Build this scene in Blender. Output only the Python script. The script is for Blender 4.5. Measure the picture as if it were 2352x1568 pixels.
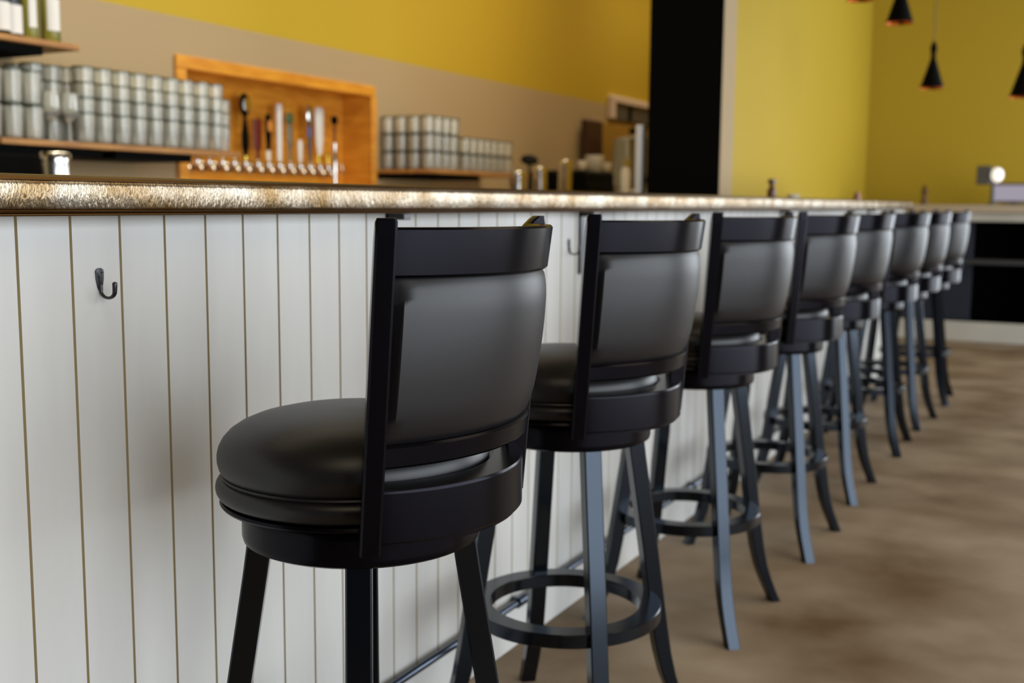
import bpy, math, random
from mathutils import Matrix, Vector
random.seed(7)
PI=math.pi
scn=bpy.context.scene
C=scn.collection
for o in list(bpy.data.objects): bpy.data.objects.remove(o)

# ------------------------------------------------------------------ camera
FPX,YAW,PITCH,ROLL=2569.8,.48708,.12318,.00813
CAM=Vector((1.2703,0,1.12))
_f=Vector((-math.sin(YAW)*math.cos(PITCH),math.cos(YAW)*math.cos(PITCH),-math.sin(PITCH)))
_r=Vector((math.cos(YAW),math.sin(YAW),0)); _u=_r.cross(_f)
_c,_s=math.cos(ROLL),math.sin(ROLL)
RX=_c*_r+_s*_u; UY=-_s*_r+_c*_u
cd=bpy.data.cameras.new('camera'); cam=bpy.data.objects.new('camera',cd); C.objects.link(cam)
M=Matrix((( RX.x,UY.x,-_f.x,CAM.x),(RX.y,UY.y,-_f.y,CAM.y),(RX.z,UY.z,-_f.z,CAM.z),(0,0,0,1)))
cam.matrix_world=M
cd.sensor_width=36; cd.lens=FPX/2352*36; cd.clip_start=.05
cd.dof.use_dof=True; cd.dof.focus_distance=1.48; cd.dof.aperture_fstop=4.0
scn.camera=cam
def ray(u,v): return RX*((u-1176)/FPX)+UY*((784-v)/FPX)+_f
def at_x(u,v,X):
    d=ray(u,v); return CAM+d*((X-CAM.x)/d.x)
def at_y(u,v,Y):
    d=ray(u,v); return CAM+d*(Y/d.y)

# ------------------------------------------------------------------ light
w=bpy.data.worlds.new('sky'); scn.world=w; w.use_nodes=True
w.node_tree.nodes['Background'].inputs[0].default_value=(.75,.86,1,1)
w.node_tree.nodes['Background'].inputs[1].default_value=1.0
vs=scn.view_settings; vs.view_transform='Standard'; vs.look='None'; vs.exposure=-0.66; vs.gamma=1; vs.use_curve_mapping=False
def area(name,loc,rot,sx,sy,power,col,spread=180):
    l=bpy.data.lights.new(name,'AREA'); l.shape='RECTANGLE'; l.size=sx; l.size_y=sy; l.energy=power; l.color=col; l.spread=math.radians(spread)
    o=bpy.data.objects.new(name,l); o.location=loc; o.rotation_euler=rot; C.objects.link(o); return o
DAY=(.87,.935,1.0)
# daylight through the two street windows in the right wall
area('daylight_near_window',(4.56,1.3,1.6),(0,PI/2,0),3.05,6.9,500,DAY)
area('daylight_far_window',(4.56,9.1,1.6),(0,PI/2,0),3.05,3.3,290,DAY)
area('daylight_end_window',(3.0,11.16,1.6),(-PI/2,0,0),2.5,3.0,170,DAY)
# warm fill lights without fixtures, added under the ceiling for back bar and room
WARM=(1.0,.84,.58)
for x,y,p,sx,sy in [(-1.95,2.0,9,.9,2.2),(-1.95,4.4,14,.9,2.2),(-1.95,7.0,34,.9,2.2),(-1.95,9.6,32,.9,2.2),(1.9,-.4,34,2,2),(1.9,3.6,34,2,2),(2.0,7.6,36,2,2)]:
    area('warm_fill_light',(x,y,3.55),(0,0,0),sx,sy,p,WARM,130)
# unseen fill light added above the aisle to brighten the glass shelves
area('shelf_fill_light',(-1.3,4.4,3.0),(0,math.radians(32),0),.4,5.5,34,(1.0,.86,.62),110)
scn.cycles.transparent_max_bounces=40
scn.cycles.max_bounces=10

# ------------------------------------------------------------------ materials
def mat(name,col,rough=.5,metal=0,spec=.5,coat=0,coat_r=.1,emit=None,es=0,sheen=0):
    m=bpy.data.materials.new(name); m.use_nodes=True; b=m.node_tree.nodes['Principled BSDF']
    b.inputs['Base Color'].default_value=(*col,1); b.inputs['Roughness'].default_value=rough
    b.inputs['Metallic'].default_value=metal; b.inputs['Specular IOR Level'].default_value=spec
    b.inputs['Coat Weight'].default_value=coat; b.inputs['Coat Roughness'].default_value=coat_r
    if sheen: b.inputs['Sheen Weight'].default_value=sheen
    if emit: b.inputs['Emission Color'].default_value=(*emit,1); b.inputs['Emission Strength'].default_value=es
    return m
def noise_mix(m,c1,c2,scale=4,detail=6,lo=.35,hi=.65,stretch=(1,1,1),inp='Base Color'):
    nt=m.node_tree; n=nt.nodes; b=n['Principled BSDF']
    tc=n.new('ShaderNodeTexCoord'); mp=n.new('ShaderNodeMapping'); mp.inputs['Scale'].default_value=stretch
    no=n.new('ShaderNodeTexNoise'); no.inputs['Scale'].default_value=scale; no.inputs['Detail'].default_value=detail
    cr=n.new('ShaderNodeValToRGB'); cr.color_ramp.elements[0].position=lo; cr.color_ramp.elements[1].position=hi
    cr.color_ramp.elements[0].color=(*c1,1); cr.color_ramp.elements[1].color=(*c2,1)
    nt.links.new(tc.outputs['Object'],mp.inputs[0]); nt.links.new(mp.outputs[0],no.inputs[0])
    nt.links.new(no.outputs[0],cr.inputs[0]); nt.links.new(cr.outputs[0],b.inputs[inp]); return mp,no,cr
def bump(m,scale,strength,dist=.001,stretch=(1,1,1),kind='noise',detail=3):
    nt=m.node_tree; n=nt.nodes; b=n['Principled BSDF']
    tc=n.new('ShaderNodeTexCoord'); mp=n.new('ShaderNodeMapping'); mp.inputs['Scale'].default_value=stretch
    no=n.new('ShaderNodeTexVoronoi' if kind=='vor' else 'ShaderNodeTexNoise'); no.inputs['Scale'].default_value=scale
    if kind!='vor': no.inputs['Detail'].default_value=detail
    bp=n.new('ShaderNodeBump'); bp.inputs['Strength'].default_value=strength; bp.inputs['Distance'].default_value=dist
    nt.links.new(tc.outputs['Object'],mp.inputs[0]); nt.links.new(mp.outputs[0],no.inputs[0])
    nt.links.new(no.outputs[0],bp.inputs['Height']); nt.links.new(bp.outputs[0],b.inputs['Normal'])

VINYL=mat('black_vinyl',(.0065,.0055,.0063),.38,spec=.42); bump(VINYL,900,.12,.0004)
WOODB=mat('black_lacquered_wood',(.0010,.0009,.0015),.22,spec=.13); WOODB.node_tree.nodes['Principled BSDF'].inputs['Specular Tint'].default_value=(.86,.80,1,1); bump(WOODB,60,.05,.001,(1,1,.15))  # purple of the highlights is put into the specular tint
LEGW=mat('black_satin_wood',(.0010,.0011,.002),.18,spec=.55); LEGW.node_tree.nodes['Principled BSDF'].inputs['Specular Tint'].default_value=(.66,.80,1,1)  # blue of the window reflections is put into the specular tint
BOARD=mat('white_painted_board',(.56,.55,.52),.5,spec=.3); noise_mix(BOARD,(.53,.515,.485),(.585,.575,.55),3,5,stretch=(1,3,.4)); bump(BOARD,40,.12,.0006,(1,2,.1))
GROOVE=mat('stained_groove',(.36,.28,.15),.8)
METALE=mat('hammered_brass_sheet',(.62,.46,.27),.26,1); noise_mix(METALE,(.24,.15,.06),(.56,.49,.40),9,5,.35,.7,(1,1,1)); bump(METALE,190,.62,.0022,(1,1.25,.40),'noise',2)
METALB=mat('dark_brass_bead',(.13,.07,.022),.3,1)
DARKM=mat('black_iron',(.006,.006,.010),.32,spec=.6)
PIPE=mat('blackened_steel_pipe',(.10,.12,.16),.18,1)
CHROME=mat('chrome',(.80,.78,.74),.12,1)
STEEL=mat('brushed_steel',(.72,.71,.68),.25,1)
FLOORM=mat('stained_concrete',(.2,.16,.11),.58,spec=.25)
noise_mix(FLOORM,(.10,.056,.020),(.31,.24,.165),2.0,9,.30,.72,(1,1.1,1)); bump(FLOORM,6,.15,.004)
TAUPE=mat('taupe_paint',(.42,.31,.175),.75,spec=.2)
YELLOW=mat('mustard_paint',(.51,.35,.028),.6,spec=.25)
CEIL=mat('ceiling_paint',(.13,.10,.07),.9)
DARKW=mat('dark_wall_paint',(.035,.03,.026),.85,spec=.15)
ORANGE=mat('orange_pine',(.68,.28,.03),.42); noise_mix(ORANGE,(.62,.235,.018),(.78,.35,.035),6,5,stretch=(1,1,6))
SHELFW=mat('oiled_shelf_wood',(.42,.19,.045),.45); noise_mix(SHELFW,(.34,.14,.03),(.50,.24,.06),5,5,stretch=(6,1,6))
BLACK=mat('matte_black',(.0012,.0012,.0012),.7,spec=.08)
WHITE=mat('white_ceramic',(.82,.80,.76),.25)
PAPER=mat('white_label',(.78,.76,.72),.6)
TAN=mat('tan_edge',(.35,.22,.13),.5)  # even tan, not assigned to any part
COPPER=mat('copper_inside',(.42,.09,.02),.35,1)
GREY=mat('grey_plastic',(.09,.085,.08),.5)
SILV=mat('silver_body',(.22,.21,.16),.4,.5)
SCREEN=mat('pale_screen',(.02,.02,.02),.2,emit=(.62,.56,.68),es=.85)
BULB=mat('lit_globe',(.9,.9,.9),.3,emit=(1,.97,.9),es=1.2)
RED=mat('dark_red_handle',(.13,.012,.006),.4)
OR2=mat('orange_badge',(.65,.25,.05),.4)
YEL2=mat('brass_yellow',(.75,.55,.08),.25,1)
BLUE2=mat('blue_badge',(.08,.12,.32),.4)
GREEN2=mat('green_badge',(.06,.12,.05),.4)
def thin_glass(name,tint,dif=(.85,.87,.80),fd=.10,rough=.08,ior=1.5):
    m=bpy.data.materials.new(name); m.use_nodes=True; nt=m.node_tree; n=nt.nodes
    n.remove(n['Principled BSDF']); out=n['Material Output']
    tr=n.new('ShaderNodeBsdfTransparent'); tr.inputs[0].default_value=(*tint,1)
    gl=n.new('ShaderNodeBsdfGlossy'); gl.inputs['Roughness'].default_value=rough
    df=n.new('ShaderNodeBsdfDiffuse'); df.inputs[0].default_value=(*dif,1)
    fr=n.new('ShaderNodeFresnel'); fr.inputs[0].default_value=ior
    m1=n.new('ShaderNodeMixShader'); m1.inputs[0].default_value=fd
    m2=n.new('ShaderNodeMixShader')
    nt.links.new(tr.outputs[0],m1.inputs[1]); nt.links.new(df.outputs[0],m1.inputs[2])
    nt.links.new(fr.outputs[0],m2.inputs[0]); nt.links.new(m1.outputs[0],m2.inputs[1]); nt.links.new(gl.outputs[0],m2.inputs[2])
    nt.links.new(m2.outputs[0],out.inputs[0]); return m
GLASS=thin_glass('clear_glass',(.975,.97,.92),(.98,.93,.80),fd=.26,rough=.15,ior=1.6)
RIMG=thin_glass('thick_glass_rim',(.42,.44,.30),(.25,.26,.16),fd=.15,rough=.1,ior=1.5)
WINE=thin_glass('dark_bottle_glass',(.10,.10,.03),(.02,.02,.005),.3,.08)
GREENG=thin_glass('green_bottle_glass',(.62,.62,.16),(.45,.45,.10),.35,.08)
PANE=thin_glass('window_pane',(.97,.98,.97),fd=.01,rough=.02)

# ------------------------------------------------------------------ mesh helpers
LAST=[None]
class MB:
    def __init__(s): s.v=[]; s.f=[]; s.m=[]
    def add(s,vs_,fs,mi=0):
        b=len(s.v); s.v+= [tuple(x) for x in vs_]; s.f+=[tuple(b+i for i in f) for f in fs]; s.m+=[mi]*len(fs); return s
    def box(s,x0,x1,y0,y1,z0,z1,mi=0):
        v=[(x,y,z) for z in (z0,z1) for y in (y0,y1) for x in (x0,x1)]
        return s.add(v,[(0,2,3,1),(4,5,7,6),(0,1,5,4),(2,6,7,3),(0,4,6,2),(1,3,7,5)],mi)
    def bbox(s,x0,x1,y0,y1,z0,z1,b=.003,mi=0):   # box with chamfered edges
        v=[];
        for z,i in ((z0,b),(z0+b,0),(z1-b,0),(z1,b)):
            X0,X1,Y0,Y1=x0+i,x1-i,y0+i,y1-i
            v+=[(X0+b,Y0,z),(X1-b,Y0,z),(X1,Y0+b,z),(X1,Y1-b,z),(X1-b,Y1,z),(X0+b,Y1,z),(X0,Y1-b,z),(X0,Y0+b,z)]
        f=[tuple(range(7,-1,-1)),tuple(range(24,32))]
        for k in range(3):
            for i in range(8): f.append((k*8+i,k*8+(i+1)%8,k*8+8+(i+1)%8,k*8+8+i))
        return s.add(v,f,mi)
    def lathe(s,prof,n=32,cx=0,cy=0,mi=0,a0=0,a1=2*PI,cap=True):
        full=abs(a1-a0-2*PI)<1e-6; m=n if full else n+1; v=[];f=[]
        for r,z in prof:
            for i in range(m):
                t=a0+(a1-a0)*i/n; v.append((cx+r*math.cos(t),cy+r*math.sin(t),z))
        k=len(prof)
        for j in range(k-1):
            for i in range(n):
                a=j*m+i; b=j*m+(i+1)%m; f.append((a,b,b+m,a+m))
        if cap and full:
            if prof[0][0]>1e-6: f.append(tuple(range(m-1,-1,-1)))
            if prof[-1][0]>1e-6: f.append(tuple((k-1)*m+i for i in range(m)))
        if not full:      # closed section: cap the two ends
            f.append(tuple(j*m for j in range(k))); f.append(tuple(j*m+m-1 for j in range(k-1,-1,-1)))
            for i in range(n):
                a=(k-1)*m+i; f.append((a,a+1,i+1,i))
        return s.add(v,f,mi)
    def sweep(s,path,secs,mi=0,cap=True):
        # path: list of origins; secs: list of rings (same count) in world coords offsets
        n=len(secs[0]); v=[];f=[]
        for p,sc in zip(path,secs):
            for q in sc: v.append((p[0]+q[0],p[1]+q[1],p[2]+q[2]))
        for j in range(len(path)-1):
            for i in range(n):
                a=j*n+i; b=j*n+(i+1)%n; f.append((a,b,b+n,a+n))
        if cap: f.append(tuple(range(n-1,-1,-1))); f.append(tuple((len(path)-1)*n+i for i in range(n)))
        return s.add(v,f,mi)
    def tube(s,pts,rad,n=12,mi=0):
        pts=[Vector(p) for p in pts]; rads=rad if isinstance(rad,(list,tuple)) else [rad]*len(pts)
        secs=[]; up=None
        for i,p in enumerate(pts):
            d=(pts[min(i+1,len(pts)-1)]-pts[max(i-1,0)]).normalized()
            if up is None:
                up=Vector((0,0,1)) if abs(d.z)<.9 else Vector((1,0,0))
            a=d.cross(up).normalized(); b=a.cross(d).normalized(); up=b
            secs.append([(a*math.cos(2*PI*k/n)+b*math.sin(2*PI*k/n))*rads[i] for k in range(n)])
        return s.sweep(pts,secs,mi)
    def extrude_y(s,prof,y0,y1,mi=0):
        n=len(prof); v=[(x,y0,z) for x,z in prof]+[(x,y1,z) for x,z in prof]
        f=[(i,(i+1)%n,(i+1)%n+n,i+n) for i in range(n)]+[tuple(range(n-1,-1,-1)),tuple(range(n,2*n))]
        return s.add(v,f,mi)
    def build(s,name,mats,parent=None,smooth=True,bevel=0):
        me=bpy.data.meshes.new(name); me.from_pydata(s.v,[],s.f)
        if not isinstance(mats,(list,tuple)): mats=[mats]
        for m in mats: me.materials.append(m)
        me.polygons.foreach_set('material_index',s.m)
        import bmesh
        bm=bmesh.new(); bm.from_mesh(me); bmesh.ops.recalc_face_normals(bm,faces=bm.faces); bm.to_mesh(me); bm.free()
        if smooth:
            me.polygons.foreach_set('use_smooth',[True]*len(me.polygons))
            me.set_sharp_from_angle(angle=math.radians(38))
        me.update()
        o=bpy.data.objects.new(name,me); C.objects.link(o)
        if bevel:
            b=o.modifiers.new('bevel','BEVEL'); b.width=bevel; b.segments=3; b.limit_method='ANGLE'; b.angle_limit=math.radians(40)
        if parent: o.parent=parent
        LAST[0]=o
        return o
def tag(o,label,cat,group=None,kind=None):
    o['label']=label; o['category']=cat
    if group: o['group']=group
    if kind: o['kind']=kind
    return o
def empty(name,loc=(0,0,0),rz=0):
    o=bpy.data.objects.new(name,None); o.empty_display_size=.1; o.location=loc; o.rotation_euler=(0,0,rz); C.objects.link(o); return o
def struct(o): o['kind']='structure'; return o
def dup(root,loc,rz=0,label=None):
    r=root.copy(); C.objects.link(r); r.location=loc; r.rotation_euler=(0,0,rz)
    if label: r['label']=label
    for ch in list(root.children):
        c=ch.copy(); C.objects.link(c); c.parent=r
        for g in list(ch.children):
            d=g.copy(); C.objects.link(d); d.parent=c
    return r

# ------------------------------------------------------------------ room shell
WX=-2.63; YE=11.2; RXW=4.6; CZ=3.6
mb=MB().box(-3.2,RXW+.2,-3.2,YE+.2,-.1,0); struct(mb.build('floor',FLOORM,smooth=False))
struct(MB().box(-3.2,RXW+.2,-3.2,YE+.2,CZ,CZ+.1).build('ceiling',CEIL,smooth=False))
ZP=1.97; NY0,NY1,NZ0,NZ1=3.99,5.56,.98,1.765      # paint line, tap niche opening
wl=MB()
wl.box(WX-.5,WX,-3.2,NY0,0,ZP,0).box(WX-.5,WX,NY1,YE,0,ZP,0).box(WX-.5,WX,NY0,NY1,0,NZ0,0).box(WX-.5,WX,NY0,NY1,NZ1,ZP,0)
wl.box(WX-.5,WX,-3.2,YE,ZP,CZ,1)
struct(wl.build('wall_left',[TAUPE,YELLOW],smooth=False))
struct(MB().box(WX-.5,1.7,YE,YE+.2,0,CZ).box(4.3,RXW+.2,YE,YE+.2,0,CZ).box(1.7,4.3,YE,YE+.2,3.15,CZ).box(1.7,4.3,YE,YE+.2,0,.05).build('wall_far',YELLOW,smooth=False))
struct(MB().box(WX-.5,RXW+.2,-3.2,-3.0,0,CZ).build('wall_near',DARKW,smooth=False))
struct(MB().box(-.95,-.83,5.75,YE,0,CZ).build('wall_partition',YELLOW,smooth=False))
# right wall with two street windows
WIN=[(-2.2,4.8),(7.45,10.75)]; Z0,Z1=.05,3.15
wr=MB(); ys=[-3.0]+[y for p in WIN for y in p]+[YE]
for a,b in ((ys[0],ys[1]),(ys[2],ys[3]),(ys[4],ys[5])): wr.box(RXW,RXW+.2,a,b,0,CZ)
for a,b in WIN: wr.box(RXW,RXW+.2,a,b,0,Z0).box(RXW,RXW+.2,a,b,Z1,CZ)
struct(wr.build('wall_right',DARKW,smooth=False))
for i,(a,b) in enumerate(WIN):
    e=MB()
    for y in [a,a+(b-a)/3,a+2*(b-a)/3,b-.05]: e.box(RXW+.08,RXW+.13,y,y+.05,Z0,Z1)
    e.box(RXW+.08,RXW+.13,a,b,Z0,Z0+.05).box(RXW+.08,RXW+.13,a,b,Z1-.05,Z1)
    wo=struct(e.build('window_%d'%(i+1),BLACK,smooth=False))
    MB().box(RXW+.10,RXW+.106,a+.02,b-.02,Z0+.02,Z1-.02).build('window_pane',PANE,wo,smooth=False)
e=MB()
for x in (1.7,2.55,3.4,4.25): e.box(x,x+.05,YE+.08,YE+.13,.05,3.15)
e.box(1.7,4.3,YE+.08,YE+.13,.05,.10).box(1.7,4.3,YE+.08,YE+.13,3.10,3.15)
wo=struct(e.build('window_3',BLACK,smooth=False)); MB().box(1.72,4.28,YE+.10,YE+.106,.07,3.13).build('window_pane',PANE,wo,smooth=False)
# black pillar behind the counter, taupe side
pl=MB(); pl.bbox(-.862,-.473,5.5,5.72,0,CZ,.004)
pil=pl.build('trim_1',[BLACK,TAUPE],smooth=False)
for p in pil.data.polygons:
    if p.normal.x>.9: p.material_index=1
struct(pil)
a=at_x(1480,300,-.9)
struct(MB().bbox(-.935,-.90,at_x(1474,300,-.9).y,at_x(1484.5,300,-.9).y,.9,at_x(1478,287,-.9).z,.004).build('trim_2',PAPER,smooth=False))

# ------------------------------------------------------------------ bar front
bar=empty('bar_counter',(0,3.9,0)); tag(bar,'long bar front of white vertical boards under the hammered metal counter edge','bar')
def loc(o,p): o.location=(-p.location.x,-p.location.y,-p.location.z); return o
BW=.0879; Y0=1.0006; b=MB(); y=Y0-24*BW
k=0
while y<8.22:
    g=.0023; d=.005; y1=min(y+BW,8.25)
    b.extrude_y([(0,0),(0,0)],0,0) if False else None
    # board with chamfered long edges (plan outline extruded in z)
    pts=[(-.018,y+g*.3),(-.018,y1-g*.3),(-d,y1-g*.3),(0,y1-g),(0,y+g),(-d,y+g*.3)]
    n=6; v=[(px,py,.112) for px,py in pts]+[(px,py,1.0970) for px,py in pts]
    b.add(v,[(i,(i+1)%n,(i+1)%n+n,i+n) for i in range(n)]+[tuple(range(n-1,-1,-1)),tuple(range(n,2*n))])
    b.m[-n]=0; b.m[-n-2+2]=1; b.m[-n-2+4]=1
    y+=BW; k+=1
loc(b.build('board_panel',[BOARD,GROOVE],bar,smooth=False),bar)
yb0,yb1=Y0-24*BW,8.25
loc(MB().box(-.03,-.006,yb0,yb1,.05,1.0970).build('backing',GROOVE,bar,smooth=False),bar)
loc(MB().box(-.43,-.0305,yb0,yb1,0,1.0965).build('carcass',BLACK,bar,smooth=False),bar)
loc(MB().bbox(-.03,.006,yb0,yb1,0,.116,.003).build('baseboard',BOARD,bar,smooth=False),bar)
rail=MB().tube([(.022,yb0,.127),(.022,8.2,.127)],.0095,14).build('foot_rail',PIPE,bar); loc(rail,bar)
for yy in (-.2,1.1,2.41,3.75,5.05,6.4,7.7):
    br=MB().tube([(.0,yy,.127),(.022,yy,.127)],.008,10).tube([(.022,yy-.018,.127),(.022,yy+.018,.127)],.0145,14)
    br.build('rail_bracket',PIPE,rail)
for yy,zz in ((at_x(904,492,.012).y,.985),(at_x(1342,520,.012).y,.93),(4.9,.95),(6.9,.95)):
    loc(MB().box(.0005,.008,yy-.012,yy+.012,zz,1.0968).box(.0005,.045,yy-.012,yy+.012,1.085,1.0968).build('counter_bracket',DARKM,bar,smooth=False,bevel=.001),bar)
# hammered countertop
def rounded(pts): return pts
prof=[(-.45,1.150),(.030,1.1525),(.038,1.1515),(.043,1.1490),(.0445,1.1455),(.0425,1.1445),(.0440,1.143),(.0450,1.138),(.0450,1.1105),(.0440,1.1075),
      (.0425,1.1068),(.0445,1.1058),(.0460,1.1042),(.0445,1.1026),(.0425,1.1020),(.0440,1.1008),(.0445,1.0995),(.0430,1.0980),(.038,1.0975),(-.45,1.0975)]
ct=MB(); n=len(prof); YA,YB=-1.1,8.32; seg=1
v=[(x,YA,z) for x,z in prof]+[(x,YB,z) for x,z in prof]
ct.add(v,[(i,(i+1)%n,(i+1)%n+n,i+n) for i in range(n)]+[tuple(range(n-1,-1,-1)),tuple(range(n,2*n))])
cto=ct.build('countertop',[METALE,METALB],smooth=True)
for p in cto.data.polygons:
    c=p.center
    if c.z>1.144 and c.x>.0: p.material_index=1  # top edge: reflection of the dark ceiling put into a darker metal
    elif c.z<1.107 and c.x>.03: p.material_index=1
tag(cto,'long countertop wrapped in hammered brass-coloured metal along the front edge','countertop')

# coat hooks
def hook(loc_,label):
    e=empty('coat_hook',loc_); tag(e,label,'hook','black coat hooks on the bar front')
    pts=[]; n=20
    # keyhole back plate: outline in y,z
    out=[]
    for i in range(n+1):
        t=PI*i/n; out.append((.0085*math.cos(t),.026+.0085*math.sin(t)))
    out+= [(-.0078,.010),(-.0055,-.006),(-.0030,-.016),(.0030,-.016),(.0055,-.006),(.0078,.010)]
    m=len(out); v=[(.0003,y,z) for y,z in out]+[(.0028,y,z) for y,z in out]+[(.0045,y*.6,.6*(z-.012)+.012) for y,z in out]
    f=[tuple(range(m-1,-1,-1)),tuple(range(2*m,3*m))]
    for j in range(2):
        for i in range(m): f.append((j*m+i,j*m+(i+1)%m,(j+1)*m+(i+1)%m,(j+1)*m+i))
    MB().add(v,f).build('back_plate',DARKM,e)
    pts=[(.003,0,-.004),(.004,0,-.014)]; rr=[.0038,.0034]
    for i in range(1,15):
        t=PI+ (PI*1.0)*i/14; pts.append((.021+.017*math.cos(t),0,-.017+.0155*math.sin(t))); rr.append(.0030+.0010*i/14)
    pts+=[(.0385,0,-.008),(.039,0,0.0),(.0385,0,.0035),(.0383,0,.005)]; rr+=[.0042,.0046,.0036,.0012]
    MB().tube(pts,rr,12).build('hook_arm',DARKM,e)
    for yy,zz in ((.0032,.0245),(-.0032,.015)):
        MB().lathe([(0,.0015),(.0018,.001),(.0024,0)],10).build('screw',DARKM,e)
        s=LAST[0]
    sc=[c for c in e.children if c.name.startswith('screw')]
    for s,(yy,zz) in zip(sc,((.0032,.0245),(-.0032,.015))):
        s.rotation_euler=(0,PI/2,0); s.location=(.0046,yy,zz)
    e.scale=(.8,.85,.63); return e
h1=at_x(228,650,0); hook((0,h1.y,h1.z),'small black coat hook on the white boards at left, left of the nearest stool')
h2=at_x(1306,566,0); hook((0,h2.y,h2.z),'small black coat hook on the boards between first and second stool backs')

# ------------------------------------------------------------------ bar stools
def make_stool(swivel):
    root=empty('bar_stool')
    def sw(o,cush=0):
        o.rotation_euler=(0,0,swivel)
        if cush:      # the cushion is a little smaller than the seat ring and set forward in it
            for v_ in o.data.vertices: v_.co.x=v_.co.x*.957-.0125; v_.co.y*=.957
        return o
    # apron the legs are fixed to
    MB().lathe([(.0,.650),(.150,.650),(.162,.6465),(.168,.650),(.1695,.656),(.1695,.659),(.1695,.685),(.1695,.688),(.166,.6945),(.0,.6945)],96).build('seat_base',WOODB,root)
    MB().lathe([(.0,.6945),(.10,.6945),(.10,.6985),(.0,.6985)],32).build('swivel_plate',DARKM,root)
    # cushion: low roll, crease, welt, dome
    pr=[(0,.699),(.186,.699),(.1965,.701),(.2000,.7055),(.1975,.7085)]
    sw(MB().lathe([(0,.6985),(.190,.6985),(.1965,.6995),(.1985,.7025),(.1965,.7060),(.190,.7075),(0,.7075)],96).build('seat_board',WOODB,root),1)
    pr=[(0,.7075),(.188,.7075)]
    for i in range(9):
        t=-PI/2+PI*i/8; pr.append((.1905+.0135*math.cos(t),.7235+.0150*math.sin(t)))
    pr+=[(.186,.7400),(0,.7400)]
    sw(MB().lathe(pr,96).build('seat_roll',VINYL,root),1)
    pr=[(0,.7390),(.186,.7390),(.1935,.7425),(.1985,.7500),(.2010,.7600),(.2010,.7690),(.1985,.7790),(.1930,.7890),(.184,.7985),(.170,.8075),(.150,.8155),(.122,.8220),(.090,.8262),(.05,.829),(0,.830)]
    sw(MB().lathe(pr,96).build('seat_cushion',VINYL,root),1)
    tw=[]
    for i in range(97):
        t=2*PI*i/96; tw.append((.1935*math.cos(t),.1935*math.sin(t),.7405))
    sw(MB().tube(tw,.0028,6).build('piping',VINYL,root),1)
    # wooden band round the rear of the seat
    A=math.radians(53.5)
    sw(MB().lathe([(.187,.7665),(.187,.699),(.2270,.6975),(.2290,.700),(.2290,.7025),(.2290,.7615),(.2290,.7640),(.2275,.7665)],64,a0=-A,a1=A).build('back_band',WOODB,root))
    sw(MB().lathe([(.150,.699),(.150,.692),(.222,.692),(.222,.699)],64,a0=-A,a1=A).build('band_bracket',WOODB,root))
    def px(z): return .147+(z-.766)*.078
    def py(z): return .185+(z-.766)*.015
    def arc(z,y):   # rail centre line at height z
        s=.070+.020*(z-.80)/.27; h=.19; R=(h*h+s*s)/(2*s)
        return px(z)+math.sqrt(max(R*R-y*y,0))-math.sqrt(R*R-h*h)
    # posts
    for sd in (-1,1):
        ang=sd*math.radians(51.5); er=Vector((math.cos(ang),math.sin(ang),0)); et=Vector((-math.sin(ang),math.cos(ang),0))
        zs=[.690,.695,.75,.80,.86,.92,.98,1.04,1.075,1.088,1.097,1.1015]
        path=[];secs=[]
        for z in zs:
            ri=-.018; ro=.018
            if z>1.07: 
                k=(z-1.07)/.0315; ri=-.018+.022*k*k
            ro=.018 if z<1.095 else .0155
            tt=.013 if z<1.099 else .0115
            c=.003
            path.append((px(z),sd*py(z),z))
            ring=[(ri+c,-tt),(ro-c,-tt),(ro,-tt+c),(ro,tt-c),(ro-c,tt),(ri+c,tt),(ri,tt-c),(ri,-tt+c)]
            secs.append([er*p+et*q for p,q in ring])
        sw(MB().sweep(path,secs).build('back_post',WOODB,root))
    def rail(name,z0,z1,th,m,off=.0):
        N=28; H=.1875; v=[];f=[]; b=.003
        rows=[(z0,-th/2+b),(z0+b,-th/2),(z1-b,-th/2),(z1,-th/2+b),(z1,th/2-b),(z1-b,th/2),(z0+b,th/2),(z0,th/2-b)]
        path=[];secs=[]
        for i in range(N+1):
            y=-H+2*H*i/N; ring=[]
            for z,o in rows:
                e=.002; x=arc(z,y); dx=(arc(z,y+e)-arc(z,y-e))/(2*e); L=math.hypot(1,dx)
                ring.append((x+(o+off)*1/L, -(o+off)*dx/L, z))
            path.append((0,y,0)); secs.append(ring)
        return sw(MB().sweep(path,secs).build(name,m,root))
    rail('top_rail',1.031,1.0905,.020,WOODB,-.003)
    rail('lower_rail',.797,.826,.020,WOODB,-.002)
    # upholstered pad: closed cushion between the rails
    NU,NV=30,22; v=[];f=[]; H=.184; zb,zt=.824,1.034
    for side in (1,-1):
        for j in range(NV+1):
            tz=j/NV; z=zb+(zt-zb)*tz
            for i in range(NU+1):
                ty=i/NU*2-1; y=H*ty
                e=min(1,(1-abs(ty))/.06); ez=min(1,min(tz,1-tz)/.22)
                pf=math.sqrt(max(0,1-(1-e)**2))*math.sqrt(max(0,1-(1-ez)**2))
                bulge=(.010+.006*math.sin(PI*tz))*pf if side==1 else -(.010+.012*math.sin(PI*tz))*pf
                x=arc(z,y); ee=.002; dx=(arc(z,y+ee)-arc(z,y-ee))/(2*ee); L=math.hypot(1,dx); o=bulge-.003
                v.append((x+o/L,y-o*dx/L,z))
    n1=(NU+1)*(NV+1)
    for sgn in (0,1):
        for j in range(NV):
            for i in range(NU):
                a=sgn*n1+j*(NU+1)+i; q=(a,a+1,a+NU+2,a+NU+1); f.append(q if sgn==0 else q[::-1])
    bd=[i for i in range(NU+1)]+[j*(NU+1)+NU for j in range(1,NV+1)]+[NV*(NU+1)+i for i in range(NU-1,-1,-1)]+[j*(NU+1) for j in range(NV-1,0,-1)]
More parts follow.
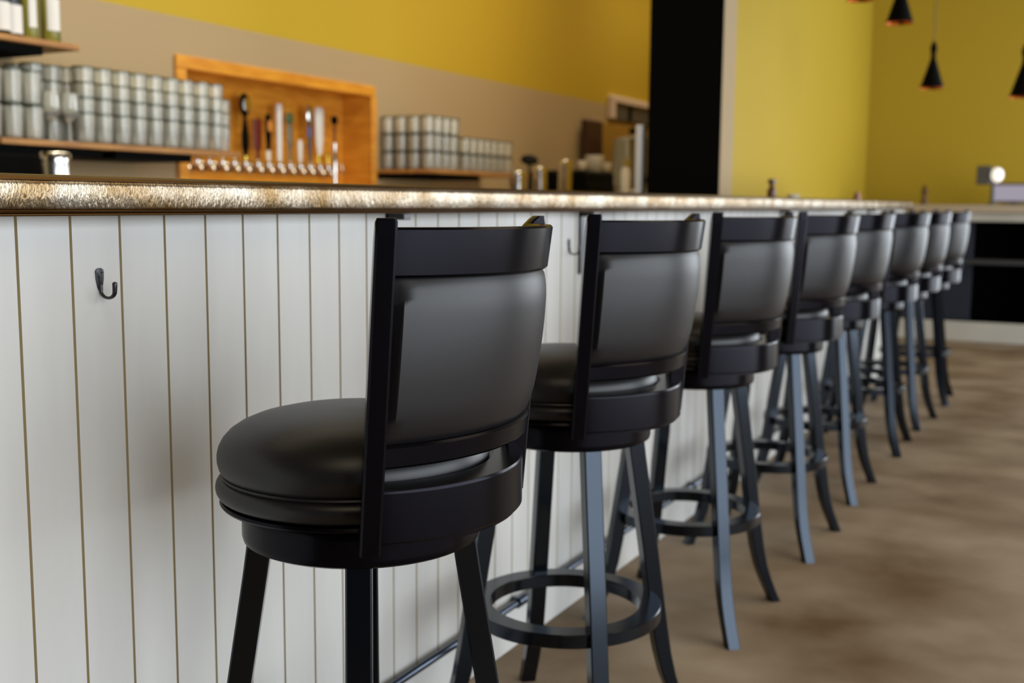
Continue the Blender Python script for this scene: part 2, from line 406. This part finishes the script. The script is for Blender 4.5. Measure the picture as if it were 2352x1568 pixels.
    for i in range(len(bd)):
        a,b_=bd[i],bd[(i+1)%len(bd)]; f.append((a,b_,b_+n1,a+n1))
    sw(MB().add(v,f).build('back_pad',VINYL,root))
    # sabre legs
    zr=[(.655,.143),(.60,.151),(.50,.167),(.40,.183),(.30,.198),(.22,.210),(.16,.221),(.11,.234),(.07,.249),(.035,.265),(.012,.276),(0.0,.281)]
    for k in range(4):
        ang=-PI/4+k*PI/2; er=Vector((math.cos(ang),math.sin(ang),0)); et=Vector((-math.sin(ang),math.cos(ang),0))
        path=[];secs=[]
        for i,(z,r) in enumerate(zr):
            hw=.0175; hr=.0175 if z>.2 else .0175-.003*(1-z/.2)
            c=.0025
            # section perpendicular-ish to the leg line, flat at the floor
            j=min(i+1,len(zr)-1); h=max(i-1,0); sl=(zr[j][1]-zr[h][1])/(zr[j][0]-zr[h][0])
            tilt=0 if z<.001 or z>.65 else -sl*.55
            ring=[(-hr+c,-hw),(hr-c,-hw),(hr,-hw+c),(hr,hw-c),(hr-c,hw),(-hr+c,hw),(-hr,hw-c),(-hr,-hw+c)]
            path.append((0,0,0)); secs.append([er*(r+p)+et*q+Vector((0,0,max(0,z+p*(-tilt)*-1*-1))) for p,q in ring])
        MB().sweep(path,secs).build('leg',LEGW,root)
    MB().lathe([(.1555,.294),(.1555,.270),(.1575,.268),(.198,.268),(.200,.270),(.200,.2715),(.200,.2925),(.200,.294),(.198,.296),(.1575,.296),(.1555,.294)],96,cap=False).build('foot_ring',LEGW,root)
    return root
stools=[(.349,1.285,-11.5,0,'black swivel bar stool nearest the camera, its padded back largest in view'),
 (.313,2.055,-2,-8,'second black bar stool in the row, directly behind the nearest stool'),
 (.293,2.881,0,-11.5,'third black bar stool from the near end of the row'),
 (.300,3.671,0,-9,'fourth black bar stool from the near end of the row'),
 (.285,4.440,0,-8,'fifth black bar stool from the near end, midway along the bar'),
 (.290,5.365,2,-11,'sixth black bar stool from the near end of the row'),
 (.300,6.060,-4,-18,'seventh black bar stool, second from the far end of the bar'),
 (.312,6.845,3,-18,'eighth black bar stool, farthest along the bar beside the dark open cabinet')]
first=None
for x,y,rb,sw_,lab in stools:
    # swivelling parts turn on the leg frame
    if first is None:
        first=make_stool(0); r=first; r.location=(x,y,0); r.rotation_euler=(0,0,math.radians(rb))
        tag(r,lab,'bar stool','black swivel bar stools along the bar')
    else: r=dup(first,(x,y,0),math.radians(rb),lab)
    for ch in r.children:
        nm=ch.name.split('.')[0]
        if nm not in ('leg','foot_ring','seat_base','swivel_plate'): ch.rotation_euler=(0,0,math.radians(sw_-rb))

# ------------------------------------------------------------------ back bar: shelves
SX=-2.25
def shelf(y0,y1,z0,z1,label,brackets,group=None):
    e=empty('wall_shelf',(WX,y0,z0)); tag(e,label,'shelf','wooden shelves on the back wall')
    loc(MB().bbox(WX+.001,SX,y0,y1,z0,z1,.003).build('shelf_board',SHELFW,e,smooth=False),e)
    for a,b in brackets:
        loc(MB().box(WX+.001,SX-.03,a,b,z0-.032,z0-.0005).build('shelf_bracket',BLACK,e,smooth=False,bevel=.002),e)
    return e
zl=1.338
yl0,yl1=at_x(4,330,SX).y,3.985
shelf(yl0,yl1,zl-.022,zl,'lower left wooden shelf carrying the tall glass stacks',[(yl0-.0,at_x(248,340,SX).y),(at_x(278,340,SX).y,at_x(452,350,SX).y)])
yr0,yr1=5.615,at_x(1215,398,SX).y
zr_=1.312
shelf(yr0,yr1,zr_-.022,zr_,'wooden shelf right of the beer taps carrying stacked glasses',[(yr0+.001,yr0+.03),(at_x(1010,380,SX).y,at_x(1110,380,SX).y)])
yu1=at_x(185,132,SX).y; zu=1.705
shelf(1.9,yu1,zu-.022,zu,'upper left wooden shelf holding wine bottles',[(1.9,at_x(70,140,SX-.1).y)])

# glasses
def pint(h=.150,r0=.030,r1=.043,th=.0022,n=24):
    m=MB().lathe([(r0*.985,.006),(r0+(r1-r0)*.3,h*.3),(r1-.0002,h-.008)],n,cap=False).lathe([(r1-th,h-.008),(r0+(r1-r0)*.3-th,h*.3),(r0-th,.014)],n,cap=False)
    m.lathe([(0,0),(r0*.92,0),(r0*.985,.006)],n,cap=False,mi=1).lathe([(r0-th,.014),(0,.012)],n,cap=False,mi=1).lathe([(r1-.0002,h-.008),(r1,h),(r1-th,h),(r1-th,h-.008)],n,cap=False,mi=1)
    return m
def goblet(n=24):
    return MB().lathe([(0,0),(.034,0),(.034,.002),(.006,.008),(.004,.03),(.004,.07),(.012,.080),(.036,.105),(.041,.13),(.036,.185),(.0345,.185),(.039,.13),(.034,.107),(0,.085)],n,cap=False)
pm=None; cnt=0
ORD=['first','second','third','fourth','fifth','sixth','seventh','eighth','ninth','tenth','eleventh','twelfth','thirteenth','fourteenth']
protos={}
def put(kind,x,y,z,label,group,s=1.0,rz=0):
    if kind not in protos:
        o=(goblet() if kind=='stemmed_glass' else pint(.126,.034,.0405) if kind=='tumbler_glass' else pint(.104,.037,.0415) if kind=='rocks_glass' else pint(.118,.0362,.0425)).build(kind,[GLASS,RIMG])
        protos[kind]=o
    else:
        o=protos[kind].copy(); C.objects.link(o)
    o.location=(x,y,z); o.rotation_euler=(0,0,rz); o.scale=(s,s,s)
    tag(o,label,'glass',group); return o
LEV={2:['bottom','top'],3:['bottom','middle','top'],4:['bottom','second lowest','second highest','top'],1:['single']}
def stack(kind,cols,xs,z,levels,step,where,group,jit=.002):
    for ri,x in enumerate(xs):
        row=['front','middle','back','rearmost'][ri] if len(xs)>1 else 'only'
        for ci,y in enumerate(cols):
            nlev=levels[ci] if isinstance(levels,list) else levels
            for l in range(nlev):
                tier=LEV[nlev][l]
                rowt='' if len(xs)==1 else row+' row '
                put(kind,x+random.uniform(-jit,jit),y+random.uniform(-jit,jit),z+.0005+l*step,
                    '%s glass in the %s %sstack from the left, %s'%(tier,ORD[ci],rowt,where),group)
XS=[-2.305,-2.40,-2.495]; X1=-2.305
def ycols(u0,u1,X,d):
    y0,y1=at_x(u0,330,X).y,at_x(u1,330,X).y; n=max(1,int((y1-y0)/d)+1); return [y0+(y1-y0)*i/(n-1) for i in range(n)]
def cols(y0,d,n): return [y0+d*i for i in range(n)]
stack('pint_glass',cols(3.155,.0905,9),XS,zl,4,.059,'tall left shelf stacks','tall pint glass stacks on the lower left shelf')
stack('tumbler_glass',cols(2.735,.0885,3),XS,zl,2,.1265,'tumblers at left shelf end','tumblers at the left end of the lower left shelf')
stack('stemmed_glass',[2.995,3.082],[X1],zl,1,.19,'between tumblers and tall stacks','stemmed glasses between tumblers and tall stacks')
stack('stacked_bowl_glass',[2.995,3.082],[-2.40,-2.495],zl,4,.059,'behind the stemmed glasses','glass stacks behind the stemmed glasses')
for l in range(3): put('pint_glass',X1-.04,3.965,zl+.0005+l*.059,['bottom','middle','top'][l]+' pint glass of the short last stack beside the black tap handle','short stack at the shelf end')
stack('rocks_glass',cols(5.675,.0925,4),XS+[-2.588],zr_,3,.1045,'right shelf stacks','rocks glass stacks on the right shelf')
stack('rocks_glass',cols(6.10,.092,7),XS[:2],zr_,2,.1045,'at right shelf end','shorter glass stacks at the end of the right shelf')

# bottles on the upper shelf
def bottle(u,X,m,r,label,lab_m=PAPER,lz=(.05,.13),cap_m=BLACK,aa=(-1.5,.9)):
    p=at_x(u,110,X); e=empty('wine_bottle',(X,p.y,zu)); tag(e,label,'bottle','wine bottles on the upper shelf')
    MB().lathe([(0,.0005),(r*.92,.0005),(r,.006),(r,.185),(r*.93,.205),(r*.55,.232),(r*.36,.25),(r*.36,.295),(r*.40,.296),(r*.40,.305),(0,.305)],28).build('bottle_body',m,e)
    MB().lathe([(r+.0003,lz[0]),(r+.0009,lz[0]),(r+.0009,lz[1]),(r+.0003,lz[1])],24,a0=aa[0],a1=aa[1]).build('label_or_highlight',lab_m,e)
    MB().lathe([(0,.306),(r*.42,.306),(r*.42,.262),(r*.38,.262)],20).build('bottle_cap',cap_m,e)
    return e
bottle(2,-2.33,WINE,.037,'dark wine bottle with white label at the very left frame edge',lz=(.02,.12))
bottle(30,-2.35,WINE,.036,'dark wine bottle with white label next to the green bottles',lz=(.018,.12))
bottle(71,-2.35,GREENG,.034,'green glass bottle between the dark bottle and another green one',PAPER,(.05,.19),BLACK,(-.75,.1))  # its narrow pale strip is the glass highlight, made as a label
bottle(118,-2.35,GREENG,.036,'green glass bottle with pale label nearest the upper shelf end',PAPER,(.05,.17),BLACK,(-1.0,.5))

# back counter with equipment
bc=empty('back_counter',(WX,5,0)); tag(bc,'low dark back counter along the wall, hidden behind the bar','counter')
loc(MB().box(WX+.02,-2.02,-.4,9.4,0,.93).build('cabinet_body',BLACK,bc,smooth=False),bc)
loc(MB().bbox(WX+.01,-1.98,-.4,9.4,.931,.97,.004).build('counter_slab',STEEL,bc,smooth=False),bc)
BZ=.9705
def on_bc(u,v,X): p=at_x(u,v,X); return p
# left: black oven-like machine and steel canister
p1=at_x(162,350,-2.24)
e=empty('counter_machine',(-2.36,p1.y-.171,BZ)); tag(e,'black counter machine with round dial under the lower left shelf','appliance')
MB().bbox(-.15,.12,-.36,.17,.0005,at_x(60,352,-2.24).z-BZ,.01).build('machine_body',BLACK,e)
MB().lathe([(0,.012),(.020,.012),(.026,0)],24).build('dial',GREY,e)
d=LAST[0]; d.rotation_euler=(0,PI/2,0); d.location=(.1205,at_x(52,372,-2.24).y-e.location.y,.20)
MB().tube([(.13,-.1,.03),(.13,.14,.03)],.006,8).tube([(.12,-.1,.03),(.13,-.1,.03)],.005,8).tube([(.12,.14,.03),(.13,.14,.03)],.005,8).build('handle_bar',STEEL,e)
def can(name,u,X,r,z1,label,m=STEEL,extra=None,cat='canister',grp=None):
    p=at_x(u,400,X); e=empty(name,(X,p.y,BZ)); tag(e,label,cat,grp); h=z1-BZ
    MB().lathe([(0,.0005),(r*.95,.0005),(r,.005),(r,h*.86),(r*.97,h*.88),(r*.97,h*.90)],32,cap=True).build('canister_body',m,e)
    MB().lathe([(0,h*.90+.0005),(r*1.02,h*.90+.0005),(r*1.02,h*.97),(r*.9,h),(0,h)],32).build('lid',CHROME,e)
    if extra: extra(e,r,h)
    return e
zc=at_x(132,350,-2.08).z
def bandx(e,r,h): MB().lathe([(r+.0005,h*.60),(r+.006,h*.60),(r+.006,h*.63),(r+.0005,h*.63)],32,cap=False).build('metal_band',YEL2,e)
can('steel_canister',128,-2.08,.054,zc,'shiny steel canister beside the black machine under the left shelf',STEEL,bandx)
# right group near the espresso station
def handle(e,r,h): MB().tube([(0,r*.98,h*.8),(0,r+.03,h*.76),(0,r+.036,h*.55),(0,r+.02,h*.35),(0,r*.98,h*.3)],.005,8).build('handle',STEEL,e)
for u,v,r,lab in ((1190,394,.055,'steel milk jug nearest the right shelf end'),(1240,384,.050,'steel jug with narrow neck in the middle of three jugs'),(1298,368,.052,'tallest steel jug beside the black espresso station')):
    JY=at_x(u,400,-2.2).y
    can('steel_jug',u,-2.2,r,at_x(u,v,-2.2).z,lab,STEEL,handle,'jug','steel jugs on the back counter')
p=at_x(1216,368,-2.3); e=empty('round_paddle',(-2.3,p.y,BZ)); tag(e,'round black utensil head standing behind the steel jugs','utensil')
h=p.z-BZ
MB().tube([(0,0,.01),(0,0,h)],.008,10).build('shaft',BLACK,e)
MB().lathe([(0,.0005),(.05,.0005),(.05,.012),(.01,.016),(0,.016)],24).build('foot',BLACK,e)
d=MB().lathe([(0,-.025),(.035,-.022),(.058,-.008),(.062,.006),(.05,.02),(0,.028)],28).build('head',BLACK,e); d.rotation_euler=(.35,.3,0); d.location=(0,0,h)
# espresso machine
q0,q1=max(at_x(1330,400,-2.1).y,JY+.10),at_x(1412,400,-2.1).y; zt_=at_x(1370,392,-2.1).z
e=empty('espresso_machine',(-2.3,(q0+q1)/2,BZ)); tag(e,'black espresso machine with white cups on top beside the pillar','coffee machine')
L=(q1-q0)/2; hh=zt_-BZ
MB().bbox(-.25,.20,-L,L,.03,hh,.02).build('machine_body',BLACK,e)
for sx in (-.2,.15):
    for sy in (-L*.85,L*.85): MB().tube([(sx,sy,.0005),(sx,sy,.035)],.018,10).build('machine_foot',STEEL,e)
MB().bbox(.2005,.212,-L*.9,L*.9,hh*.55,hh*.75,.003).build('front_panel',BLACK,e)
for k,yy in enumerate((-L*.45,L*.45)):
    MB().tube([(.205,yy,hh*.45),(.26,yy,hh*.43),(.34,yy+.02,hh*.42)],[.022,.014,.014],12).build('portafilter',STEEL,e)
def cup(u,v,X,zb,s,label,grp='white cups on the espresso machine'):
    p=at_x(u,v,X); e=empty('coffee_cup',(X,p.y,zb)); tag(e,label,'cup',grp)
    MB().lathe([(0,.0005),(.022*s,.0005),(.024*s,.004),(.040*s,.035*s),(.044*s,.075*s),(.041*s,.075*s),(.037*s,.036*s),(.02*s,.008),(0,.007)],28,cap=False).build('cup_body',WHITE,e)
    MB().tube([(0,.040*s,.06*s),(0,.062*s,.058*s),(0,.066*s,.04*s),(0,.055*s,.025*s),(0,.036*s,.024*s)],.004*s,8).build('cup_handle',WHITE,e)
cup(1338,382,-2.13,zt_,.9,'small white cup left on top of the espresso machine')
cup(1366,370,-2.30,zt_,1.75,'large white cup on top of the espresso machine')
cup(1394,382,-2.13,zt_,.9,'small white cup right on top of the espresso machine')
# tall glass jar at right of the machine
p=at_x(1419,400,-2.0); e=empty('glass_jar',(-2.03,max(p.y,q1+.045),BZ)); tag(e,'bright pale jar right of the espresso machine','jar')
zt2=at_x(1419,366,-2.06).z-BZ
MB().lathe([(0,.0005),(.036,.0005),(.038,.005),(.038,zt2*.8),(.030,zt2*.86),(.030,zt2*.9)],24).build('jar_body',WHITE,e)
MB().lathe([(0,zt2*.9+.0005),(.034,zt2*.9+.0005),(.034,zt2),(0,zt2)],24).build('jar_lid',CHROME,e)
# slanted silver slicer
pa=at_x(1428,395,-2.25); pb=at_x(1482,395,-2.25); zt3=at_x(1455,296,-2.25).z
e=empty('food_slicer',(-2.3,(pa.y+pb.y)/2,BZ)); tag(e,'slanted silver machine with dark knob beside the black pillar','appliance')
W2=(pb.y-pa.y)/2; H3=zt3-BZ
MB().bbox(-.2,.2,-W2,W2*1.6,.0005,H3*.35,.02).build('machine_base',SILV,e)
v=[(-.06,-W2*.9,H3*.36),(.10,-W2*.9,H3*.36),(.10,W2*1.5,H3*.36),(-.06,W2*1.5,H3*.36),(-.10,-W2*.3,H3*.9),(.03,-W2*.3,H3*.9),(.03,W2*1.5,H3*.97),(-.10,W2*1.5,H3*.97)]
MB().add(v,[(0,3,2,1),(4,5,6,7),(0,1,5,4),(1,2,6,5),(2,3,7,6),(3,0,4,7)]).build('slanted_body',SILV,e,bevel=.015)
MB().lathe([(0,.03),(.03,.028),(.04,.0),(.03,-.02),(0,-.022)],20).build('knob',BLACK,e); LAST[0].location=(.05,-W2*.1,H3*.97)
MB().bbox(.13,.155,-W2*.3,W2*1.3,H3*.40,H3*.45,.004).build('tray',BLACK,e); LAST[0].rotation_euler=(.28,0,0)
MB().lathe([(0,.02),(.028,.018),(.03,0),(0,0)],20).build('dial',BLACK,e); LAST[0].rotation_euler=(0,PI/2,0); LAST[0].location=(.2,-W2*.5,H3*.2)

# framed opening and board on the back wall beside the pillar
f0=at_x(1400,250,WX+.02); f1=at_x(1520,250,WX+.02); zt=at_x(1404,219,WX+.02).z; zb=at_x(1404,268,WX).z-.02
e=empty('wall_cabinet',(WX,f0.y,zb)); tag(e,'wall cabinet with pale top ledge and dark grey doors left of the pillar','cabinet')
D=.05
loc(MB().bbox(WX+.001,WX+D,f0.y,f1.y,zt-.055,zt,.006).bbox(WX+.001,WX+D,f0.y,f0.y+.08,zb,zt-.056,.006).build('frame',mat('pale_pink_paint',(.72,.58,.50),.5),e,smooth=False),e)
ya=f0.y+.081; ym=at_x(1441,250,WX).y
loc(MB().bbox(WX+.001,WX+.03,ya,ym-.05,zb,zt-.057,.003).build('door',GREY,e,smooth=False),e)
loc(MB().box(WX+.001,WX+.02,ym-.049,ym+.049,zb,zt-.057).build('door_gap',BLACK,e,smooth=False),e)
loc(MB().bbox(WX+.001,WX+.03,ym+.05,f1.y,zb,zt-.057,.003).build('door',GREY,e,smooth=False),e)
g0=at_x(1362,300,WX); g1=at_x(1530,300,WX)
e=tag(MB().bbox(WX+.001,WX+.03,g0.y,g1.y,1.0,at_x(1362,278,WX).z,.004).build('wooden_board',mat('ochre_board',(.36,.20,.035),.5),smooth=False),'ochre board on the back wall behind the espresso machine','board')
g2=at_x(1357,320,WX+.05)
e=tag(MB().bbox(WX+.031,WX+.09,g2.y-.16,g2.y+.16,1.28,at_x(1357,276,WX+.05).z,.01).build('dark_bar_panel',mat('dark_brown_wood',(.045,.015,.008),.5),smooth=False),'narrow dark brown upright panel left of the ochre board','panel')

# ------------------------------------------------------------------ tap niche
tn=empty('tap_cabinet',(WX,NY0,NZ0)); tag(tn,'orange pine box set in the wall behind the beer taps','cabinet')
fw=.052; fx=WX+.02; ND=.20
def pt(name,mbx,m=ORANGE): return loc(mbx.build(name,m,tn,smooth=False),tn)
pt('back_panel',MB().box(WX-ND-.015,WX-ND,NY0+.016,NY1-.016,NZ0+.001,NZ1-.016))
pt('side_panel',MB().box(WX-ND,WX-.0,NY1-.016,NY1-.001,NZ0+.001,NZ1-.001))
pt('side_panel',MB().box(WX-ND,WX-.0,NY0+.001,NY0+.016,NZ0+.001,NZ1-.001))
pt('top_panel',MB().box(WX-ND,WX-.0,NY0+.017,NY1-.017,NZ1-.016,NZ1-.001))
pt('bottom_panel',MB().box(WX-ND,WX-.0,NY0+.017,NY1-.017,NZ0+.001,NZ0+.015))
fr=MB().bbox(WX+.001,fx,NY0-.02,NY1+.02,NZ1-.030,NZ1+.03,.003).bbox(WX+.001,fx,NY0-.02,NY0+.045,NZ0,NZ1-.031,.003).bbox(WX+.001,fx,NY1-.02,NY1+.03,NZ0,NZ1-.031,.003)
pt('frame',fr)
BX=WX-ND+.0005
ztap=at_x(600,372,BX+.1).z
tp=[432,460,488,518,545,571,599,624,649,673,696,718,741,760]
tr=MB().bbox(BX,BX+.02,at_x(425,370,BX+.02).y,at_x(764,375,BX+.02).y,ztap-.05,ztap-.005,.003).build('tap_manifold',mat('dark_bronze',(.10,.035,.015),.4,.5),smooth=False)
tag(tr,'dark horizontal strip behind the row of chrome beer taps','tap rail')
hd={571:('black paddle handle with silver oval top','black'),599:('dark red handle','red'),624:('dark handle with orange badge','dark'),
649:('tall plain white handle','white'),673:('green and pale carved handle','mixed'),696:('short white handle','short'),718:('blue and silver topped handle','silver'),741:('wide white paddle handle','paddle'),760:('short brass-collared handle','brass')}
for i,u in enumerate(tp):
    p=at_x(u,372,BX+.10); y=p.y
    e=empty('beer_tap',(BX+.02,y,ztap-.02))
    MB().tube([(.0005,0,0),(.05,0,0)],.011,12).tube([(.008,0,0),(.014,0,0)],.018,14).build('shank',CHROME,e)
    MB().lathe([(0,.032),(.010,.030),(.0135,.022),(.0135,-.012),(.009,-.022),(0,-.022)],14,cx=.06).build('faucet_body',CHROME,e)
    MB().tube([(.062,0,-.005),(.085,0,-.022),(.092,0,-.05)],[.009,.008,.006],10).build('spout',CHROME,e)
    if u in hd:
        k=hd[u][1]; a=math.radians(4)
        h=MB(); m=[BLACK]
        def taper(prof,m_,name='handle',flat=.45):
            n=16; mbx=MB().lathe([(r,z) for r,z in prof],n)
            mbx.v=[(x*flat,yy*1.3,z) for x,yy,z in mbx.v]
            o=mbx.build(name,m_,e); o.location=(.06,0,.034); return o
        def zv(v): return at_x(u,v,BX+.08).z-(ztap-.02)-.034
        if k=='black':
            taper([(0,0),(.010,0),(.012,.02),(.022,.07),(.021,.13),(.010,.20),(.010,.215),(.022,.235),(.030,.275),(.026,.315),(.010,.335),(0,.337)],BLACK)
            b_=taper([(0,.245),(.016,.25),(.022,.275),(.017,.305),(0,.315)],CHROME,'badge'); b_.location.x=.078; b_.scale.x=.3
            MB().lathe([(0,.0),(.013,0),(.013,.018),(0,.018)],14).build('collar',YEL2,e); LAST[0].location=(.06,0,.030)
        elif k=='red': taper([(0,0),(.009,0),(.012,.05),(.024,.055),(.026,.20),(.022,.21),(0,.21)],RED)
        elif k=='dark':
            taper([(0,0),(.012,0),(.012,.05)],WHITE,'collar'); taper([(0,.051),(.011,.051),(.017,.12),(.020,.19),(.014,.24),(0,.245)],BLACK)
            b_=taper([(0,.15),(.014,.155),(.016,.18),(.012,.205),(0,.21)],OR2,'badge'); b_.location.x=.074; b_.scale.x=.4
        elif k=='white': taper([(0,0),(.014,0),(.0155,.1),(.0175,.295),(.012,.305),(0,.305)],WHITE,flat=.8)
        elif k=='mixed':
            taper([(0,0),(.008,0),(.009,.06),(.014,.08),(.018,.17),(.012,.2),(0,.2)],SILV,flat=.7); taper([(0,.2005),(.012,.2005),(.024,.215),(.022,.25),(.010,.265),(0,.266)],GREEN2,'badge')
        elif k=='short': taper([(0,0),(.010,0),(.013,.03),(.015,.10),(.010,.12),(0,.122)],WHITE,flat=.8)
        elif k=='silver':
            taper([(0,0),(.008,0),(.009,.06),(.013,.10),(.011,.14)],GREY,flat=.8); taper([(0,.1405),(.013,.1405),(.014,.18),(.011,.20)],BLUE2,'badge',.7); taper([(0,.2005),(.013,.2005),(.022,.23),(.022,.29),(.012,.32),(0,.322)],CHROME,'finial',.7)
        elif k=='paddle':
            taper([(0,0),(.012,0),(.013,.045)],YEL2,'collar'); taper([(0,.0455),(.013,.0455),(.026,.12),(.029,.25),(.030,.29),(.022,.31),(0,.312)],WHITE)
        elif k=='brass': taper([(0,0),(.009,0),(.010,.05),(.006,.065),(0,.066)],YEL2,flat=1)
        lab='chrome beer tap with '+hd[u][0]
    else: lab='bare chrome beer tap, %s from the left of the row'%['first','second','third','fourth','fifth'][i]
    tag(e,lab,'beer tap','beer taps in the orange wall box')
# free standing tap column at the right end
p=at_x(779,400,WX-.05); e=empty('beer_tap',(WX-.08,p.y,NZ0+.016)); tag(e,'tall chrome tap column with black ball handle at the right end','beer tap','beer taps in the orange wall box')
zz=lambda v: at_x(779,v,WX-.08).z-NZ0-.016
MB().lathe([(0,.0005),(.022,.0005),(.022,.01),(.012,.014),(.012,zz(400)),(.016,zz(398)),(.016,zz(362)),(.011,zz(355)),(.012,zz(330)),(0,zz(328))],18).build('column',CHROME,e)
MB().tube([(0,0,zz(380)),(.05,0,zz(382)),(.06,0,zz(400))],[.010,.009,.007],10).build('spout',CHROME,e)
MB().lathe([(0,zz(327)),(.007,zz(327)),(.008,zz(295)),(.006,zz(290))],14).build('stem',RED,e)
MB().lathe([(0,zz(289)),(.016,zz(286)),(.021,zz(278)),(.016,zz(269)),(0,zz(267))],18).build('handle',BLACK,e)

# ------------------------------------------------------------------ far cabinet and its counter
FY=10.0
fc=empty('far_cabinet',(0,FY,0)); tag(fc,'dark open shelving cabinet at the far end with white kickboard','cabinet')
XA,XB=-.45,1.5
pw=lambda n,mbx,m: loc(mbx.build(n,m,fc,smooth=False),fc)
pw('kickboard',MB().bbox(XA,XB,FY,FY+.03,0,.165,.003),BOARD)
pw('apron',MB().bbox(XA,XB,FY,FY+.03,1.0,1.07,.003),BOARD)
pw('back_panel',MB().box(XA,XB,FY+.58,FY+.60,.166,1.069),BLACK)
pw('bottom_panel',MB().box(XA,XB,FY+.031,FY+.579,.15,.166),BLACK)
pw('shelf',MB().bbox(XA+.021,XB-.021,FY+.01,FY+.579,.645,.685,.003),mat('dark_grey_shelf',(.04,.042,.05),.4))
xs_=[XA,.75,XB-.02]
for xx in xs_: pw('side_panel',MB().box(xx,xx+.02,FY+.031,FY+.579,.167,.644),BLACK)
for xx in xs_: pw('side_panel',MB().box(xx,xx+.02,FY+.031,FY+.579,.686,1.069),BLACK)
dk=mat('navy_side',(.012,.018,.04),.5)
pw('divider',MB().bbox(XA+.021,.28,FY+.10,FY+.13,.167,.644,.002),dk); pw('divider',MB().bbox(XA+.021,.28,FY+.10,FY+.13,.686,.999,.002),dk)
fz=MB().bbox(-.50,1.55,FY-.04,FY+.64,1.0705,1.135,.008).build('countertop',mat('pale_metal_edge',(.66,.54,.42),.3,.35),smooth=False); tag(fz,'far countertop with pale metal edge above the dark open cabinet','countertop')
# monitor, lamp and small things on the far counter
FT=1.136
p=at_y(2328,445,FY+.35); e=empty('monitor',(p.x,FY+.35,FT)); tag(e,'pale lilac monitor screen on the far counter at right edge','monitor')
sw2=.17; hz=at_y(2322,420,FY+.35).z-FT
MB().bbox(-sw2,sw2,-.012,.012,.02,hz,.006).build('monitor_frame',GREY,e)
MB().bbox(-sw2+.018,sw2-.018,-.0145,-.0125,.035,hz-.02,.0005).build('screen',SCREEN,e)
MB().bbox(-.09,.09,-.06,.10,.0005,.012,.003).bbox(-.02,.02,.013,.03,.012,.12,.003).build('stand',GREY,e)
p=at_y(2262,402,FY+.12); e=empty('counter_lamp',(at_y(2279,440,FY+.12).x,FY+.12,FT)); tag(e,'dark square box with bright round globe on a post left of the monitor','lamp')
zt5=at_y(2262,381,FY+.12).z-FT; zb5=at_y(2262,424,FY+.12).z-FT; xo=p.x-e.location.x
MB().tube([(0,.03,.01),(0,.03,zb5+.05)],.016,10).build('post',GREY,e)
MB().lathe([(0,.0005),(.045,.0005),(.04,.012),(0,.014)],20,cy=.03).build('base',GREY,e)
MB().bbox(xo-.06,xo+.055,-.05,.05,zb5,zt5,.008).build('box',GREY,e)
q=at_y(2290,402,FY+.12); s_=MB().lathe([(.048*math.sin(PI*i/12),-.06*math.cos(PI*i/12)) for i in range(13)],20).build('globe',BULB,e); s_.location=(q.x-e.location.x+.005,-.03,q.z-FT)
def little(name,X,Y,z,prof,m,label,cat): 
    o=MB().lathe(prof,20).build(name,m); o.location=(X,Y,z); tag(o,label,cat); return o
p=at_y(2123,450,FY+.2); little('pepper_mill',p.x,FY+.2,FT,[(0,0),(.030,0),(.030,.02),(.018,.05),(.017,.08),(.026,.10),(.027,.12),(.016,.128),(.014,.135),(.020,.15),(0,.165)],mat('walnut',(.10,.035,.012),.4),'brown wooden mill on the far counter','pepper mill')
yy=at_x(1772,448,-.1).y; little('sauce_bottle',-.1,yy,1.1515,[(0,0),(.018,0),(.020,.004),(.020,.035),(.012,.05),(.010,.062),(.018,.066),(.018,.085),(0,.087)],mat('brown_glass',(.09,.03,.01),.25),'small brown bottle top showing above the bar counter right of the pillar','bottle')
yy=at_x(1968,455,-.1).y; little('salt_shaker',-.1,yy,1.1515,[(0,0),(.02,0),(.022,.01),(.018,.035),(.014,.04),(.014,.05),(0,.055)],mat('rosy_metal',(.25,.12,.10),.3,.6),'small dark shaker on the bar counter near its far end','shaker')
yy=at_x(1822,450,-.1).y; little('ceramic_dish',-.1,yy,1.1515,[(0,0),(.02,0),(.035,.02),(.033,.02),(.018,.004),(0,.004)],WHITE,'small pale dish on the bar counter beside the brown bottle','dish')

# ------------------------------------------------------------------ pendant lamps
def pendant(u,v,depth,label,first=[]):
    d=ray(u,v); P=CAM+d*depth
    if not first:
        e=empty('pendant_lamp',P)
        MB().lathe([(.080,0),(.079,.004),(.018,.20),(.017,.235),(.024,.262),(.024,.275),(.010,.315),(0,.318)],32,cap=False).build('lamp_shade',BLACK,e)
        MB().lathe([(.0788,.001),(.0770,.005),(.016,.198),(0,.199)],32,cap=False).build('shade_lining',COPPER,e)
        MB().lathe([(.0792,.0005),(.0800,-.004),(.0785,-.004),(.0780,.0005)],32,cap=False).build('copper_rim',COPPER,e)
        c_=MB().tube([(0,0,.316),(0,0,1.0)],.004,8).build('cord',mat('bronze_cord',(.16,.08,.02),.5),e)
        first.append(e)
    else: e=dup(first[0],P)
    for ch in e.children:
        if ch.name.startswith('cord'): ch.scale=(1,1,1); k=(CZ-P.z); ch.location.z=.316-.316*((k-.316)/.684); ch.scale.z=(k-.316)/.684
    tag(e,label,'pendant lamp','black cone pendant lamps'); return e
pendant(2140,202,7.8,'black cone pendant lamp hanging fully in view, between the other pendants')
pendant(2066,52,6.8,'black cone pendant lamp cut off by the top edge of the picture')
pendant(2350,222,6.8,'black cone pendant lamp cut off by the right edge')
pendant(1976,-1,6.6,'black cone pendant lamp with only its copper rim showing at the top edge')
